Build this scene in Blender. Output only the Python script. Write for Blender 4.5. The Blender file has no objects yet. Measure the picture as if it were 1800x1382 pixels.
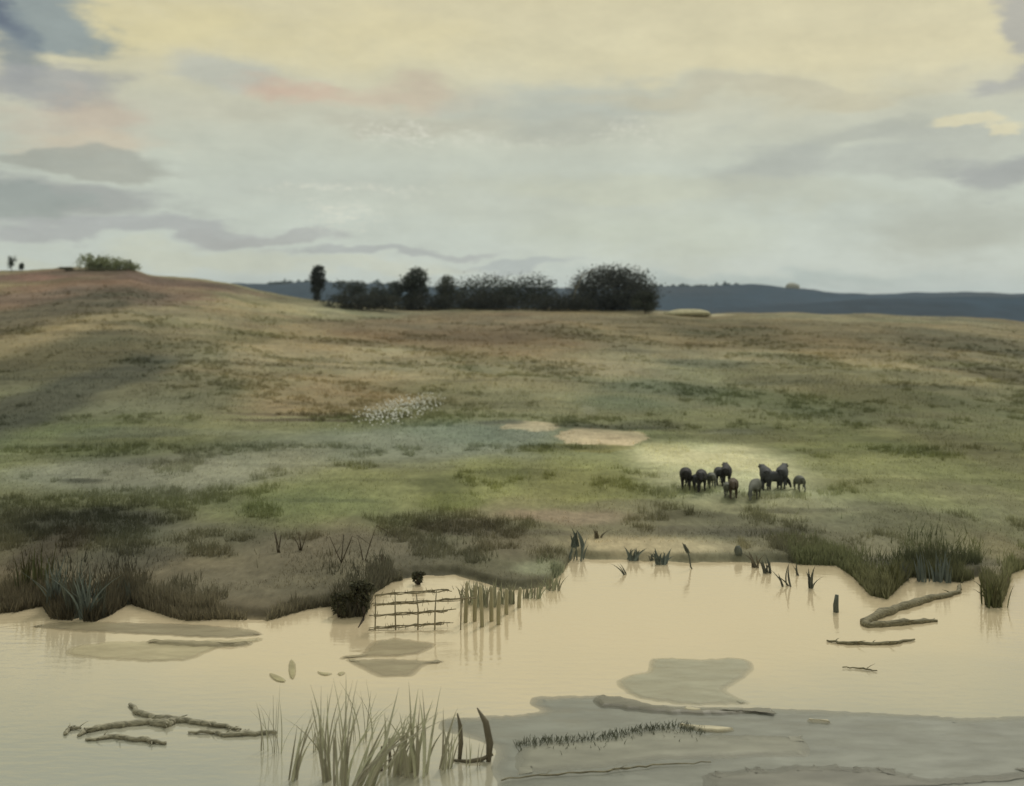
import bpy, bmesh, math, random
import numpy as np
from mathutils import Vector, geometry

random.seed(7); rng = np.random.default_rng(11)
S = bpy.context.scene
C = S.collection
H, F, EYE, CX = 13.0, 2000.0, 530.0, 900.0      # eye height, focal length and horizon row of the 1800 px wide photograph

# ------------------------------------------------------------------ helpers
def lin(c):
    return tuple(((v/255)/12.92 if v/255 <= .04045 else ((v/255+.055)/1.055)**2.4) for v in c)
LIGHT = 1.12                                     # daylight on level ground: albedo = seen colour / LIGHT
def alb(c, k=1.0):
    return tuple(min(.8, v/LIGHT*k) for v in lin(c))

def _h(ix, iy, s):
    n = (ix.astype(np.int64)*374761393 + iy.astype(np.int64)*668265263 + s*974711) & 0xffffffff
    n = ((n ^ (n >> 13))*1274126177) & 0xffffffff
    n = n ^ (n >> 16)
    return (n & 0xffff)/65535.0
def vnoise(x, y, s=0):
    x = np.asarray(x, float); y = np.asarray(y, float)
    ix = np.floor(x); iy = np.floor(y); fx = x-ix; fy = y-iy
    fx = fx*fx*(3-2*fx); fy = fy*fy*(3-2*fy)
    a = _h(ix, iy, s); b = _h(ix+1, iy, s); c = _h(ix, iy+1, s); d = _h(ix+1, iy+1, s)
    return (a+(b-a)*fx)*(1-fy)+(c+(d-c)*fx)*fy
def fbm(x, y, s=0, o=4):
    t = 0; a = .5; n = 0
    for i in range(o):
        t = t+a*vnoise(x*2**i+17*i, y*2**i-9*i, s+i); n += a; a *= .5
    return t/n
def sm(t):
    t = np.clip(t, 0, 1); return t*t*(3-2*t)

# ------------------------------------------------------------------ the lie of the land
SHORE = [(-900,1090),(-100,1085),(30,1072),(75,1062),(90,1085),(165,1090),(195,1078),(225,1058),(300,1082),(330,1088),(400,1085),
 (470,1088),(540,1068),(582,1062),(600,1084),(640,1080),(655,1042),(690,1020),(730,1014),(800,1010),(830,1018),(880,1034),
 (920,1036),(960,1030),(985,1008),(1010,978),(1030,982),(1060,984),(1120,984),(1200,988),(1290,986),(1340,990),(1400,990),
 (1470,992),(1500,1012),(1530,1044),(1560,1050),(1580,1030),(1600,1012),(1650,1016),(1690,1022),(1722,1012),(1736,1058),
 (1756,1066),(1768,1044),(1778,1006),(1800,998),(1900,1000),(2700,1000)]
RIDGE = [(-900,470),(0,477),(90,474),(130,471),(230,472),(265,484),(350,490),(400,497),(450,510),(500,519),(560,527),(620,534),
 (700,540),(850,541),(980,541),(1150,546),(1250,552),(1400,550),(1550,553),(1700,557),(1800,566),(2700,566)]
sx_, sy_ = np.array(SHORE, float).T
rx_, ry_ = np.array(RIDGE, float).T
YR = 360.0
def shore_y(X, Y):
    px = CX+F*X/np.maximum(Y, 1)
    d = H*F/(np.interp(px, sx_, sy_)-EYE)
    return d
def height(X, Y):
    X = np.asarray(X, float); Y = np.asarray(Y, float)
    Yc = np.maximum(Y, 1.0); px = CX+F*X/Yc
    sd = shore_y(X, Yc)
    e = Y-sd+(fbm(X*.9, Y*.9, 3, 3)-.5)*.9
    zb = np.where(e > 0, .32*sm(e/.7)+.45*sm((e-.5)/22), -.9*sm(-e/5))
    zr = H+(EYE-np.interp(px, rx_, ry_))*YR/F
    t = np.clip((Y-95)/(YR-95), 0, 1)
    z = zb+(zr-.75)*t**1.25*(e > 0)
    z = np.where(Y > YR, zr-(Y-YR)*.045, z)
    z = np.maximum(z, np.where(Y > YR, -12.0, -3))
    near = 11.2*(1-sm(Y/25.0))
    z = np.where(Y < 26, np.maximum(z, near-.9*sm(Y/26)), z)
    land = sm((e-.6)/4)*(Y > 26)
    far = np.clip(Y/120, .3, 1.6)
    z = z+land*((fbm(X/14, Y/14, 21, 3)-.5)*.7*far+(fbm(X/1.5, Y/1.5, 31, 3)-.5)*.22)
    return z
def at(px, py):
    Y = np.geomspace(28, 420, 5000)
    X = (px-CX)/F*Y
    hit = np.nonzero(height(X, Y) >= H-(py-EYE)/F*Y)[0]
    i = hit[0] if len(hit) else int(np.searchsorted(Y, 352))
    return float(X[i]), float(Y[i]), float(height(X[i], Y[i]))
def wat(px, py, z=0.0):
    Y = (H-z)*F/(py-EYE); return ((px-CX)/F*Y, Y, z)

# seen colour of the vegetation: (x, y, half width, half height, colour, strength) located on the ground through at()
ROWS = [(30,(120,110,85)),(52,(116,108,84)),(62,(114,110,82)),(75,(128,130,82)),(95,(120,124,80)),(125,(126,126,90)),(170,(142,133,97)),(250,(144,132,96)),(330,(136,126,92)),(380,(140,130,98)),(1500,(95,100,85)),(9000,(90,100,95))]
PATCH = [
 (150,515,230,38,(122,100,82),.95),(330,496,140,9,(108,84,74),.8),(50,560,110,50,(92,87,68),.85),(60,486,110,9,(122,90,84),.8),
 (150,478,90,6,(96,86,72),.8),(500,542,130,12,(152,147,110),.8),(640,552,120,9,(142,143,112),.8),(300,585,240,26,(150,137,100),.7),
 (850,585,320,38,(122,105,77),.9),(1150,590,150,22,(140,129,92),.7),(1400,588,240,30,(113,104,73),.85),(1700,598,130,28,(102,94,66),.85),
 (1480,561,170,6,(142,134,98),.8),(430,592,55,18,(108,104,68),.7),(120,630,150,50,(98,95,68),.85),(510,650,240,45,(166,148,108),.85),
 (570,702,170,26,(160,142,107),.8),(1000,645,150,14,(148,132,98),.6),(220,700,190,45,(118,118,90),.8),(30,720,100,120,(84,86,70),.9),
 (1250,642,80,10,(99,101,78),.8),(1180,684,140,16,(102,106,78),.8),(1100,712,110,16,(96,103,75),.8),(1450,662,240,20,(112,112,76),.7),
 (1520,705,250,30,(100,106,70),.85),(1745,655,75,28,(88,86,60),.8),(1300,740,190,20,(110,115,76),.7),(830,762,210,22,(130,135,115),.9),
 (690,785,290,32,(134,139,117),.9),(300,832,260,45,(138,141,121),.9),(1035,722,14,8,(140,142,118),.4),(935,748,56,8,(190,174,138),1),
 (1072,770,68,17,(194,174,136),1),(1060,788,74,7,(116,114,62),1),(960,790,55,9,(112,114,68),.8),(1150,748,70,8,(92,95,68),.8),
 (1020,748,45,5,(92,96,72),.8),(620,865,170,38,(136,141,88),.9),(800,880,60,22,(102,110,54),.8),(860,842,70,35,(142,147,86),.8),
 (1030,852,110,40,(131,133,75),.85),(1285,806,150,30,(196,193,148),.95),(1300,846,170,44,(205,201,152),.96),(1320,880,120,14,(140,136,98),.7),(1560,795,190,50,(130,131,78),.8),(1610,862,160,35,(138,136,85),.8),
 (1400,895,150,20,(140,134,96),.8),(1200,906,85,9,(88,84,60),.9),(1100,892,110,15,(118,114,84),.8),(150,846,38,5,(82,85,70),.9),
 (150,925,180,34,(74,73,60),.92),(70,975,60,40,(82,74,60),.9),(360,950,190,32,(106,105,83),.8),(610,962,230,38,(112,106,86),.9),(200,990,110,30,(88,86,72),.8),
 (470,1020,250,36,(102,97,77),.9),(820,928,95,16,(90,82,66),.85),(900,960,95,24,(124,113,90),.8),(960,1000,60,14,(152,150,118),.8),
 (1000,912,110,14,(142,127,103),.8),(1150,962,170,16,(164,150,114),.95),(1260,934,150,9,(102,97,76),.85),(1470,962,140,24,(118,112,85),.8),
 (1640,930,110,42,(98,93,64),.85),(1620,990,120,14,(80,78,62),.9),(1760,960,70,30,(122,114,80),.8),(1290,760,60,5,(118,120,96),.7),
 (1450,900,90,6,(118,112,80),.6),(1180,790,45,14,(172,168,120),.7),(500,738,120,3,(86,78,60),.8),(1620,682,110,5,(90,94,66),.7),(1380,672,120,4,(96,98,70),.6),(1600,730,120,5,(100,100,70),.5),
 (1650,640,60,6,(140,138,96),.5),(1560,625,90,5,(136,132,92),.5),(700,810,110,5,(112,118,96),.5),(600,880,120,3,(98,104,70),.5),(250,760,130,10,(108,114,90),.6),(420,760,60,6,(140,142,112),.5),
 (880,830,60,10,(96,102,56),.6),(780,850,50,16,(100,106,60),.6),(1750,800,60,60,(118,116,78),.6),(1720,870,70,24,(120,116,84),.5),(1010,785,80,5,(88,90,52),.8),(1100,752,90,5,(84,86,62),.8),(880,742,50,4,(88,92,76),.8),
 (1410,898,110,3,(96,92,68),.6),(900,935,120,3,(100,92,76),.6),(1330,938,120,4,(92,88,70),.7),(200,585,50,5,(100,94,68),.6),(190,620,18,30,(100,96,70),.5),(360,620,80,14,(158,144,108),.5),(700,620,90,14,(152,138,102),.5),(960,600,60,20,(126,112,80),.5),(560,730,190,3,(92,82,64),.7),(1210,552,70,3,(176,172,140),.8),(1190,562,70,3,(108,98,66),.8)]
_pw = []
for (x, y, w, h, c, k) in PATCH:
    X, Y, _ = at(x, y); _, Ya, _ = at(x, y+h); _, Yb, _ = at(x, max(y-h, 470))
    ys, yn = max(Y-Ya, .8), max(Yb-Y, .8)
    _pw.append((X, Y, w*Y/F, ys, yn, lin(c), k))
_ry = np.log(np.array([r[0] for r in ROWS], float)); _rc = np.array([lin(r[1]) for r in ROWS])
def ground_colour(X, Y):
    X = np.asarray(X, float); Y = np.maximum(np.asarray(Y, float), 1)
    dx = (fbm(X/9, Y/13, 41, 5)-.5)*2; dy = (fbm(X/13, Y/11, 51, 5)-.5)*2
    L = np.log(np.clip(Y*(1+.16*dy), 30, 9000))
    col = np.stack([np.interp(L, _ry, _rc[:, i]) for i in range(3)], -1)
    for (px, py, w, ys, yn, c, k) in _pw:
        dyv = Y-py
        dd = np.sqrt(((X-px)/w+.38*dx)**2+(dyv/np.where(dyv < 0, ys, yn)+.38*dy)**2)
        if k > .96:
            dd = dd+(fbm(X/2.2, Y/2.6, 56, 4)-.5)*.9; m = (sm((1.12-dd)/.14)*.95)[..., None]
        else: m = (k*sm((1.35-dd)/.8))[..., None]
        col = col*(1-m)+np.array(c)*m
    n = fbm(X/46, Y/60, 61, 6)[..., None]; n2 = fbm(X/7, Y/12, 71, 5)[..., None]; n3 = fbm(X/1.1, Y/1.4, 76, 3)[..., None]
    st = sm((fbm(X/34+Y/90, Y/4.2, 86, 4)-.56)/.14)[..., None]*sm((Y-58)/20)[..., None]      # darker rushy streaks along the slope
    n4 = fbm(X/17+Y/60, Y/20, 96, 5)[..., None]; bl = sm((n4-.5)/.2)                      # clumps of darker, ranker grass
    col = col*(.66+.68*n)*(.68+.64*n2)*(.80+.40*n3)*(1-.22*st)*(1-bl*np.array([.24, .18, .20]))
    g_ = (col @ np.array([.3, .55, .15]))[..., None]; col = (col+(g_-col)*.18)*1.02
    tint = (fbm(X/22, Y/34, 81, 4)[..., None]-.5)
    return np.clip(col*(1+tint*np.array([.28, 0., -.22])), .004, .9)

# ------------------------------------------------------------------ materials
def new_mat(name):
    m = bpy.data.materials.new(name); m.use_nodes = True
    nt = m.node_tree; b = nt.nodes['Principled BSDF']
    return m, nt, b
def mat(name, col, rough=.8, var=.35, scale=3.0, spec=.2, stretch=(1,1,1), bump=0.0, raw=False, isl=0.0):
    """one earthy paint-free material: colour mottled by noise in object space"""
    m, nt, b = new_mat(name)
    a = col if raw else alb(col)
    tc = nt.nodes.new('ShaderNodeTexCoord'); mp = nt.nodes.new('ShaderNodeMapping')
    mp.inputs['Scale'].default_value = stretch
    no = nt.nodes.new('ShaderNodeTexNoise'); no.inputs['Scale'].default_value = scale; no.inputs['Detail'].default_value = 6
    rp = nt.nodes.new('ShaderNodeValToRGB')
    rp.color_ramp.elements[0].position = .3; rp.color_ramp.elements[1].position = .72
    rp.color_ramp.elements[0].color = (*[v*(1-var) for v in a], 1)
    rp.color_ramp.elements[1].color = (*[min(.9, v*(1+var)) for v in a], 1)
    nt.links.new(tc.outputs['Object'], mp.inputs['Vector']); nt.links.new(mp.outputs[0], no.inputs['Vector'])
    nt.links.new(no.outputs['Fac'], rp.inputs['Fac']); nt.links.new(rp.outputs['Color'], b.inputs['Base Color'])
    b.inputs['Roughness'].default_value = rough; b.inputs['Specular IOR Level'].default_value = spec
    if isl:
        ge = nt.nodes.new('ShaderNodeNewGeometry'); mr = nt.nodes.new('ShaderNodeMapRange'); mr.inputs[3].default_value = 1-isl; mr.inputs[4].default_value = 1+isl*.6
        hs = nt.nodes.new('ShaderNodeHueSaturation'); m2 = nt.nodes.new('ShaderNodeMapRange'); m2.inputs[3].default_value = .47; m2.inputs[4].default_value = .53
        nt.links.new(ge.outputs['Random Per Island'], mr.inputs[0]); nt.links.new(ge.outputs['Random Per Island'], m2.inputs[0])
        nt.links.new(mr.outputs[0], hs.inputs['Value']); nt.links.new(m2.outputs[0], hs.inputs['Hue']); nt.links.new(rp.outputs['Color'], hs.inputs['Color']); nt.links.new(hs.outputs['Color'], b.inputs['Base Color'])
    if bump:
        bp = nt.nodes.new('ShaderNodeBump'); bp.inputs['Strength'].default_value = bump; bp.inputs['Distance'].default_value = .05
        nt.links.new(no.outputs['Fac'], bp.inputs['Height']); nt.links.new(bp.outputs[0], b.inputs['Normal'])
    return m
def attr_mat(name, rough=.9, grain=(0, 0), trans=0.0):
    m, nt, b = new_mat(name)
    at_ = nt.nodes.new('ShaderNodeVertexColor'); at_.layer_name = 'Col'
    src = at_.outputs['Color']
    if grain[0]:
        tc = nt.nodes.new('ShaderNodeTexCoord'); mp = nt.nodes.new('ShaderNodeMapping'); mp.inputs['Scale'].default_value = (1, .35, 1)
        no = nt.nodes.new('ShaderNodeTexNoise'); no.inputs['Scale'].default_value = grain[0]; no.inputs['Detail'].default_value = 8; no.inputs['Roughness'].default_value = .7
        mr = nt.nodes.new('ShaderNodeMapRange'); mr.inputs[1].default_value = .25; mr.inputs[2].default_value = .75
        mr.inputs[3].default_value = 1-grain[1]; mr.inputs[4].default_value = 1+grain[1]
        mx = nt.nodes.new('ShaderNodeMix'); mx.data_type = 'RGBA'; mx.blend_type = 'MULTIPLY'; mx.inputs[0].default_value = 1
        nt.links.new(tc.outputs['Object'], mp.inputs['Vector']); nt.links.new(mp.outputs[0], no.inputs['Vector'])
        nt.links.new(no.outputs['Fac'], mr.inputs[0]); nt.links.new(src, mx.inputs[6]); nt.links.new(mr.outputs[0], mx.inputs[7])
        src = mx.outputs[2]
        bp = nt.nodes.new('ShaderNodeBump'); bp.inputs['Strength'].default_value = .35; bp.inputs['Distance'].default_value = .12
        nt.links.new(no.outputs['Fac'], bp.inputs['Height']); nt.links.new(bp.outputs[0], b.inputs['Normal'])
    nt.links.new(src, b.inputs['Base Color'])
    b.inputs['Roughness'].default_value = rough; b.inputs['Specular IOR Level'].default_value = .12
    if trans:
        tr = nt.nodes.new('ShaderNodeBsdfTranslucent'); mix = nt.nodes.new('ShaderNodeMixShader'); mix.inputs[0].default_value = trans
        nt.links.new(src, tr.inputs['Color'])
        nt.links.new(b.outputs[0], mix.inputs[1]); nt.links.new(tr.outputs[0], mix.inputs[2])
        nt.links.new(mix.outputs[0], nt.nodes['Material Output'].inputs['Surface'])
    return m

# ------------------------------------------------------------------ mesh building
def np_mesh(name, verts, faces, cols=None, smooth=False):
    """faces: (n,3) or (n,4) index array"""
    verts = np.asarray(verts, np.float32); faces = np.asarray(faces, np.int32)
    me = bpy.data.meshes.new(name); k = faces.shape[1]
    me.vertices.add(len(verts)); me.vertices.foreach_set('co', verts.ravel())
    me.loops.add(faces.size); me.loops.foreach_set('vertex_index', faces.ravel())
    me.polygons.add(len(faces)); me.polygons.foreach_set('loop_start', np.arange(0, faces.size, k, dtype=np.int32))
    try: me.polygons.foreach_set('loop_total', np.full(len(faces), k, np.int32))
    except Exception: pass
    me.update(calc_edges=True)
    if cols is not None:
        a = me.color_attributes.new('Col', 'FLOAT_COLOR', 'POINT')
        c4 = np.ones((len(verts), 4), np.float32); c4[:, :3] = cols
        a.data.foreach_set('color', c4.ravel())
    if smooth: me.polygons.foreach_set('use_smooth', np.ones(len(faces), bool))
    me.validate()
    return me
def link(name, me, m=None, parent=None, loc=(0,0,0), rz=0.0):
    o = bpy.data.objects.new(name, me); C.objects.link(o)
    if m is not None and not me.materials: me.materials.append(m)
    o.location = loc; o.rotation_euler = (0, 0, rz); o.parent = parent
    return o
def tag(o, label=None, cat=None, group=None, kind=None):
    if label: o['label'] = label
    if cat: o['category'] = cat
    if group: o['group'] = group
    if kind: o['kind'] = kind
    return o
def empty(name, loc):
    o = bpy.data.objects.new(name, None); C.objects.link(o); o.location = loc; o.empty_display_size = .3
    return o

class MB:
    def __init__(s): s.v = []; s.f = []
    def tube(s, pts, rad, n=6, wob=0.0):
        pts = [Vector(p) for p in pts]; base = len(s.v); m = len(pts)
        for i, p in enumerate(pts):
            d = (pts[min(i+1, m-1)]-pts[max(i-1, 0)]).normalized()
            u = d.cross(Vector((.13, .9, .4))).normalized(); w = d.cross(u)
            for k in range(n):
                a = 2*math.pi*k/n; r = rad[i]*(1+random.uniform(-wob, wob))
                s.v.append(p+u*(math.cos(a)*r)+w*(math.sin(a)*r))
        for i in range(m-1):
            for k in range(n):
                s.f.append((base+i*n+k, base+i*n+(k+1) % n, base+(i+1)*n+(k+1) % n, base+(i+1)*n+k))
        s.f.append(tuple(base+k for k in range(n))[::-1]); s.f.append(tuple(base+(m-1)*n+k for k in range(n)))
    def blade(s, p, h, w, lean, bend, yaw, seg=5):
        """a folded leaf blade: tapering, arching over"""
        base = len(s.v); ux, uy = math.cos(yaw), math.sin(yaw)
        for i in range(seg+1):
            t = i/seg; ww = w*(1-t**2.2)*(.65+.7*t*(1-t)*2)+.004
            x = lean[0]*t*h+bend[0]*t*t*h; y = lean[1]*t*h+bend[1]*t*t*h
            c = Vector((p[0]+x, p[1]+y, p[2]+h*t*(1-.18*(abs(bend[0])+abs(bend[1]))*t)))
            s.v.append(c-Vector((ux, uy, 0))*ww*.5); s.v.append(c+Vector((-uy, ux, 0))*ww*.16); s.v.append(c+Vector((ux, uy, 0))*ww*.5)
        for i in range(seg):
            b = base+3*i
            s.f += [(b, b+1, b+4, b+3), (b+1, b+2, b+5, b+4)]
    def mesh(s, name, smooth=True):
        me = bpy.data.meshes.new(name); me.from_pydata([tuple(v) for v in s.v], [], s.f); me.update()
        if smooth:
            for p in me.polygons: p.use_smooth = True
        return me
    def build(s, name, m, parent=None, loc=(0,0,0), smooth=True):
        return link(name, s.mesh(name, smooth), m, parent, loc)

# ------------------------------------------------------------------ ground sheet
uc = np.concatenate([np.linspace(-1.35, -.56, 40)[:-1], np.linspace(-.56, .56, 760), np.linspace(.56, 1.35, 40)[1:]])
yr = np.concatenate([[-60, -25, -8, 0], np.linspace(2, 26, 14), np.linspace(27, 40, 30), np.linspace(40.1, 68, 230), np.geomspace(68.2, 375, 330), np.geomspace(378, 4400, 60)])
UU, YY = np.meshgrid(uc, yr); XX = UU*np.maximum(YY, 45)
ZZ = height(XX, YY)
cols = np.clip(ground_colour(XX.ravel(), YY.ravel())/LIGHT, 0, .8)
e_ = (YY-shore_y(XX, YY)).ravel()
under = sm((-e_+.1)/.8)[:, None]; cols = cols*(1-under)+np.array(alb((150,132,98)))*under
# wet dark edge of the bank
edge = (np.exp(-((e_-.25)/.45)**2)*.42*(.35+.9*fbm(XX.ravel()/2.2, YY.ravel()/3, 91, 3)))[:, None]*(YY.ravel() < 75)[:, None]
flat = np.exp(-(((XX.ravel()-8)/8.5)**2))[:, None]
cols = cols*(1-edge*(1-.8*flat))
peat = (np.exp(-(np.maximum(e_, 0)/2.6)**2)*.32)[:, None]*(YY.ravel() < 75)[:, None]*(e_ > 0)[:, None]; cols = cols*(1-peat*(1-flat))
nr, nc = UU.shape
I = np.arange(nr*nc).reshape(nr, nc)
fc = np.stack([I[:-1, :-1], I[:-1, 1:], I[1:, 1:], I[1:, :-1]], -1).reshape(-1, 4)
M_ground = attr_mat('meadow_ground', .95, (2.6, .30))
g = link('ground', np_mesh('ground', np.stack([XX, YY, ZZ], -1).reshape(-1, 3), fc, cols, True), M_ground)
tag(g, kind='structure')

# ------------------------------------------------------------------ pond water
m, nt, b = new_mat('pond_water')
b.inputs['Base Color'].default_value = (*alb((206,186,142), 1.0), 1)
b.inputs['Roughness'].default_value = .06; b.inputs['IOR'].default_value = 2.7; b.inputs['Specular IOR Level'].default_value = .5
tc = nt.nodes.new('ShaderNodeTexCoord'); mp = nt.nodes.new('ShaderNodeMapping'); mp.inputs['Scale'].default_value = (.5, 1.3, 1)
n1 = nt.nodes.new('ShaderNodeTexNoise'); n1.inputs['Scale'].default_value = 2.4; n1.inputs['Detail'].default_value = 4
bp = nt.nodes.new('ShaderNodeBump'); bp.inputs['Strength'].default_value = .22; bp.inputs['Distance'].default_value = .06
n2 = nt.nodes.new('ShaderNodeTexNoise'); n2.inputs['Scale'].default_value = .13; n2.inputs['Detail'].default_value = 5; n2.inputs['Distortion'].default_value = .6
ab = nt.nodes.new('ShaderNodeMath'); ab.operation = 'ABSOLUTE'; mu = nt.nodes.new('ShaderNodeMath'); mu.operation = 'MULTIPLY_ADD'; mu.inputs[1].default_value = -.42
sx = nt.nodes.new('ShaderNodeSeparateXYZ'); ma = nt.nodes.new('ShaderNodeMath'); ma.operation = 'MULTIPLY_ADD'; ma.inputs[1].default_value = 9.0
rp = nt.nodes.new('ShaderNodeValToRGB'); e = rp.color_ramp     # silty cream far off; grey of the reflected sky painted into the near side
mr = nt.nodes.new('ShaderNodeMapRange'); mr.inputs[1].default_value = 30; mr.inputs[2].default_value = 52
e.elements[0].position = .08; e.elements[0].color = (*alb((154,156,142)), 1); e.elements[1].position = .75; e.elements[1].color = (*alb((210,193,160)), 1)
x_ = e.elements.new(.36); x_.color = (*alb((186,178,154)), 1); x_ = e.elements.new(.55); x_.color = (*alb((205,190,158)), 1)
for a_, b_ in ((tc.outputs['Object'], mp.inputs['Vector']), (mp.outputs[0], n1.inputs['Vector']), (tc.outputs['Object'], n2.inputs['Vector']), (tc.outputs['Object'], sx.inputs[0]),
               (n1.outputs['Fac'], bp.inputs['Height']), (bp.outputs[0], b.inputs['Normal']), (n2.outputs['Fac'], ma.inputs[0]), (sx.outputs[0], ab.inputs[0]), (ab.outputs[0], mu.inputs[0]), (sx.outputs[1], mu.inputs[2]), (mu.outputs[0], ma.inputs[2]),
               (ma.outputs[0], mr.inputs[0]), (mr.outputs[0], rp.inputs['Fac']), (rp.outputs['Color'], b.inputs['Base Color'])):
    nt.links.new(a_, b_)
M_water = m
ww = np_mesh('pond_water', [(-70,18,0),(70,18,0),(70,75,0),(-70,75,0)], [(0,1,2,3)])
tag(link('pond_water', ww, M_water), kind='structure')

# ------------------------------------------------------------------ distant hills
HILL = [(-1500,500),(200,505),(400,499),(480,499),(550,497),(640,499),(700,501),(800,506),(1000,506),(1160,504),(1250,504),(1330,500),(1395,507),(1470,515),(1530,518),(1600,515),(1700,514),(1790,517),(1900,516),(3300,505)]
HILL2 = [(-1500,560),(900,560),(1150,548),(1300,540),(1440,532),(1520,526),(1600,524),(1700,523),(1800,524),(1900,526),(3300,520)]
def hill_mesh(name, prof, Yc, depth, seed):
    hx, hy = np.array(prof, float).T
    u = np.linspace(-1.1, 1.1, 700); v = np.linspace(-1, 1, 41)
    U, V = np.meshgrid(u, v); Y = Yc+V*depth; X = U*Y
    top = H+(EYE-np.interp(CX+F*U, hx, hy))*Yc/F
    Z = -13+(top+13)*np.cos(V*math.pi/2)**1.3+(fbm(X/60, Y/60, seed, 4)-.5)*Yc*.004*(1-abs(V))
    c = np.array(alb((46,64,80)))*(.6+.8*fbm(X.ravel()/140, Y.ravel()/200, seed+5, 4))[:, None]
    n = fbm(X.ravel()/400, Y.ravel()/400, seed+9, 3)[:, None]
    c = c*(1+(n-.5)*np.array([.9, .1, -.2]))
    I = np.arange(U.size).reshape(U.shape)
    return np_mesh(name, np.stack([X, Y, Z], -1).reshape(-1, 3), np.stack([I[:-1,:-1], I[:-1,1:], I[1:,1:], I[1:,:-1]], -1).reshape(-1, 4), c, True)
M_hill = attr_mat('heather_hill', .95, (.05, .25))
tag(link('hills', hill_mesh('hills', HILL, 3000, 700, 101), M_hill), kind='structure')
tag(link('hills', hill_mesh('hills', HILL2, 1500, 300, 131), M_hill), kind='structure')

# ------------------------------------------------------------------ grass (nobody could count it)
def blades_stuff(name, X, Y, h, w, cols, m):
    n = len(X); Z = height(X, Y)-.03
    yaw = rng.uniform(-.9, .9, n); ux, uy = np.cos(yaw)*w/2, np.sin(yaw)*w/2
    lx, ly = rng.normal(0, .28, n)*h, rng.normal(0, .2, n)*h
    v = np.empty((n, 3, 3))
    v[:, 0] = np.stack([X-ux, Y-uy, Z], -1); v[:, 1] = np.stack([X+ux, Y+uy, Z], -1); v[:, 2] = np.stack([X+lx, Y+ly, Z+h], -1)
    c = np.repeat(cols[:, None, :], 3, 1); c[:, 2] *= 1.12
    o = link(name, np_mesh(name, v.reshape(-1, 3), np.arange(3*n).reshape(-1, 3), np.clip(c, 0, .85).reshape(-1, 3)), m)
    return o
M_blade = attr_mat('grass_blades', .8, (0, 0), .5)
N = 150000
py = rng.uniform(548, 1040, N); py = 548+(py-548)**1.0
Yd = np.exp(rng.uniform(math.log(50), math.log(355), N)); px = rng.uniform(-80, 1880, N); X = (px-CX)/F*Yd
keep = (Yd-shore_y(X, Yd) > .35); X, Yd = X[keep], Yd[keep]
sand = np.zeros(len(X), bool)
for (sx, sy, w, h_) in ((930,748,50,6),(1072,766,64,11),(1150,962,160,14)):
    cx, cy, _ = at(sx, sy); _, ya, _ = at(sx, sy+h_); 
    sand |= ((X-cx)/(w*cy/F))**2+((Yd-cy)/max(cy-ya, .5))**2 < 1
X, Yd = X[~sand], Yd[~sand]
dens = fbm(X/3, Yd/5, 201, 3); kp = dens > .40; X, Yd = X[kp], Yd[kp]
gc = ground_colour(X, Yd)/LIGHT*rng.uniform(.95, 1.75, len(X))[:, None]
o = blades_stuff('grass', X, Yd, rng.uniform(.08, .26, len(X))*np.clip(Yd/90, .8, 1.8), rng.uniform(.02, .05, len(X))*np.clip(Yd/70, 1, 3), gc, M_blade)
tag(o, 'fine dry grass growing all over the sloping meadow', 'grass', kind='stuff')
# rank tufts of rush standing in the clumps of darker grass
N = 60000; NB = 9
Yt = np.exp(rng.uniform(math.log(56), math.log(300), N)); pt = rng.uniform(-60, 1860, N); Xt = (pt-CX)/F*Yt
n4 = fbm(Xt/17+Yt/60, Yt/20, 96, 5); n5 = fbm(Xt/2.4, Yt/3.5, 231, 3)
hx_, hy_, _ = at(1290, 815)
keep = (n4*.55+n5*.6 > .66)&(Yt-shore_y(Xt, Yt) > 1.5)&(((Xt-hx_)/7.5)**2+((Yt-hy_)/14)**2 > 1)&(np.abs(Yt-at(1072,768)[1]) > 6)&(((Xt-at(650,865)[0])/6.5)**2+((Yt-at(650,865)[1])/8)**2 > 1)
Xt, Yt = Xt[keep], Yt[keep]; k = len(Xt)
X = np.repeat(Xt, NB)+rng.normal(0, .16, k*NB); Yd = np.repeat(Yt, NB)+rng.normal(0, .16, k*NB)
gc = ground_colour(X, Yd)/LIGHT*rng.uniform(.85, 1.5, k*NB)[:, None]*np.array([.98, 1.0, .95])
o = blades_stuff('rushes', X, Yd, np.repeat(rng.uniform(.25, .6, k), NB)*rng.uniform(.6, 1.1, k*NB), rng.uniform(.02, .045, k*NB)*np.clip(Yd/80, 1, 2.5), gc, M_blade)
tag(o, 'dark tufts of rush dotted through the ranker grass of the meadow', 'rushes', kind='stuff')
# long sedge along the bank
N = 42000
px = rng.uniform(-60, 1860, N); sy = np.interp(px, sx_, sy_); Y0 = H*F/(sy-EYE); Yd = Y0-.35+rng.exponential(1.6, N); X = (px-CX)/F*Yd
den = fbm(X/1.6, Yd/3, 221, 3)
left = np.exp(-((px-150)/110)**2)+np.exp(-((px-1640)/110)**2)+.55*np.exp(-((px-620)/70)**2)
gap = np.exp(-((px-1180)/150)**4)
kp = (den+left*.25-gap*.35 > .50); X, Yd, pxk, lk = X[kp], Yd[kp], px[kp], left[kp]
gc = ground_colour(X, Yd)/LIGHT*rng.uniform(.85, 1.6, len(X))[:, None]*(1-np.where(X < 0, .55, .4)*np.clip(lk, 0, 1))[:, None]*np.where(X > 10, 1, 0)[:, None]**0
gc = gc*np.where((X > 14)[:, None], np.array([.86, .98, .80]), np.array([.86, .90, .92]))
o = blades_stuff('sedge', X, Yd, rng.uniform(.15, .62, len(X))*(1+.5*np.clip(lk, 0, 1)), rng.uniform(.03, .07, len(X)), gc, M_blade)
tag(o, 'rough sedge growing in a ragged belt along the far bank', 'sedge', kind='stuff')
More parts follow.
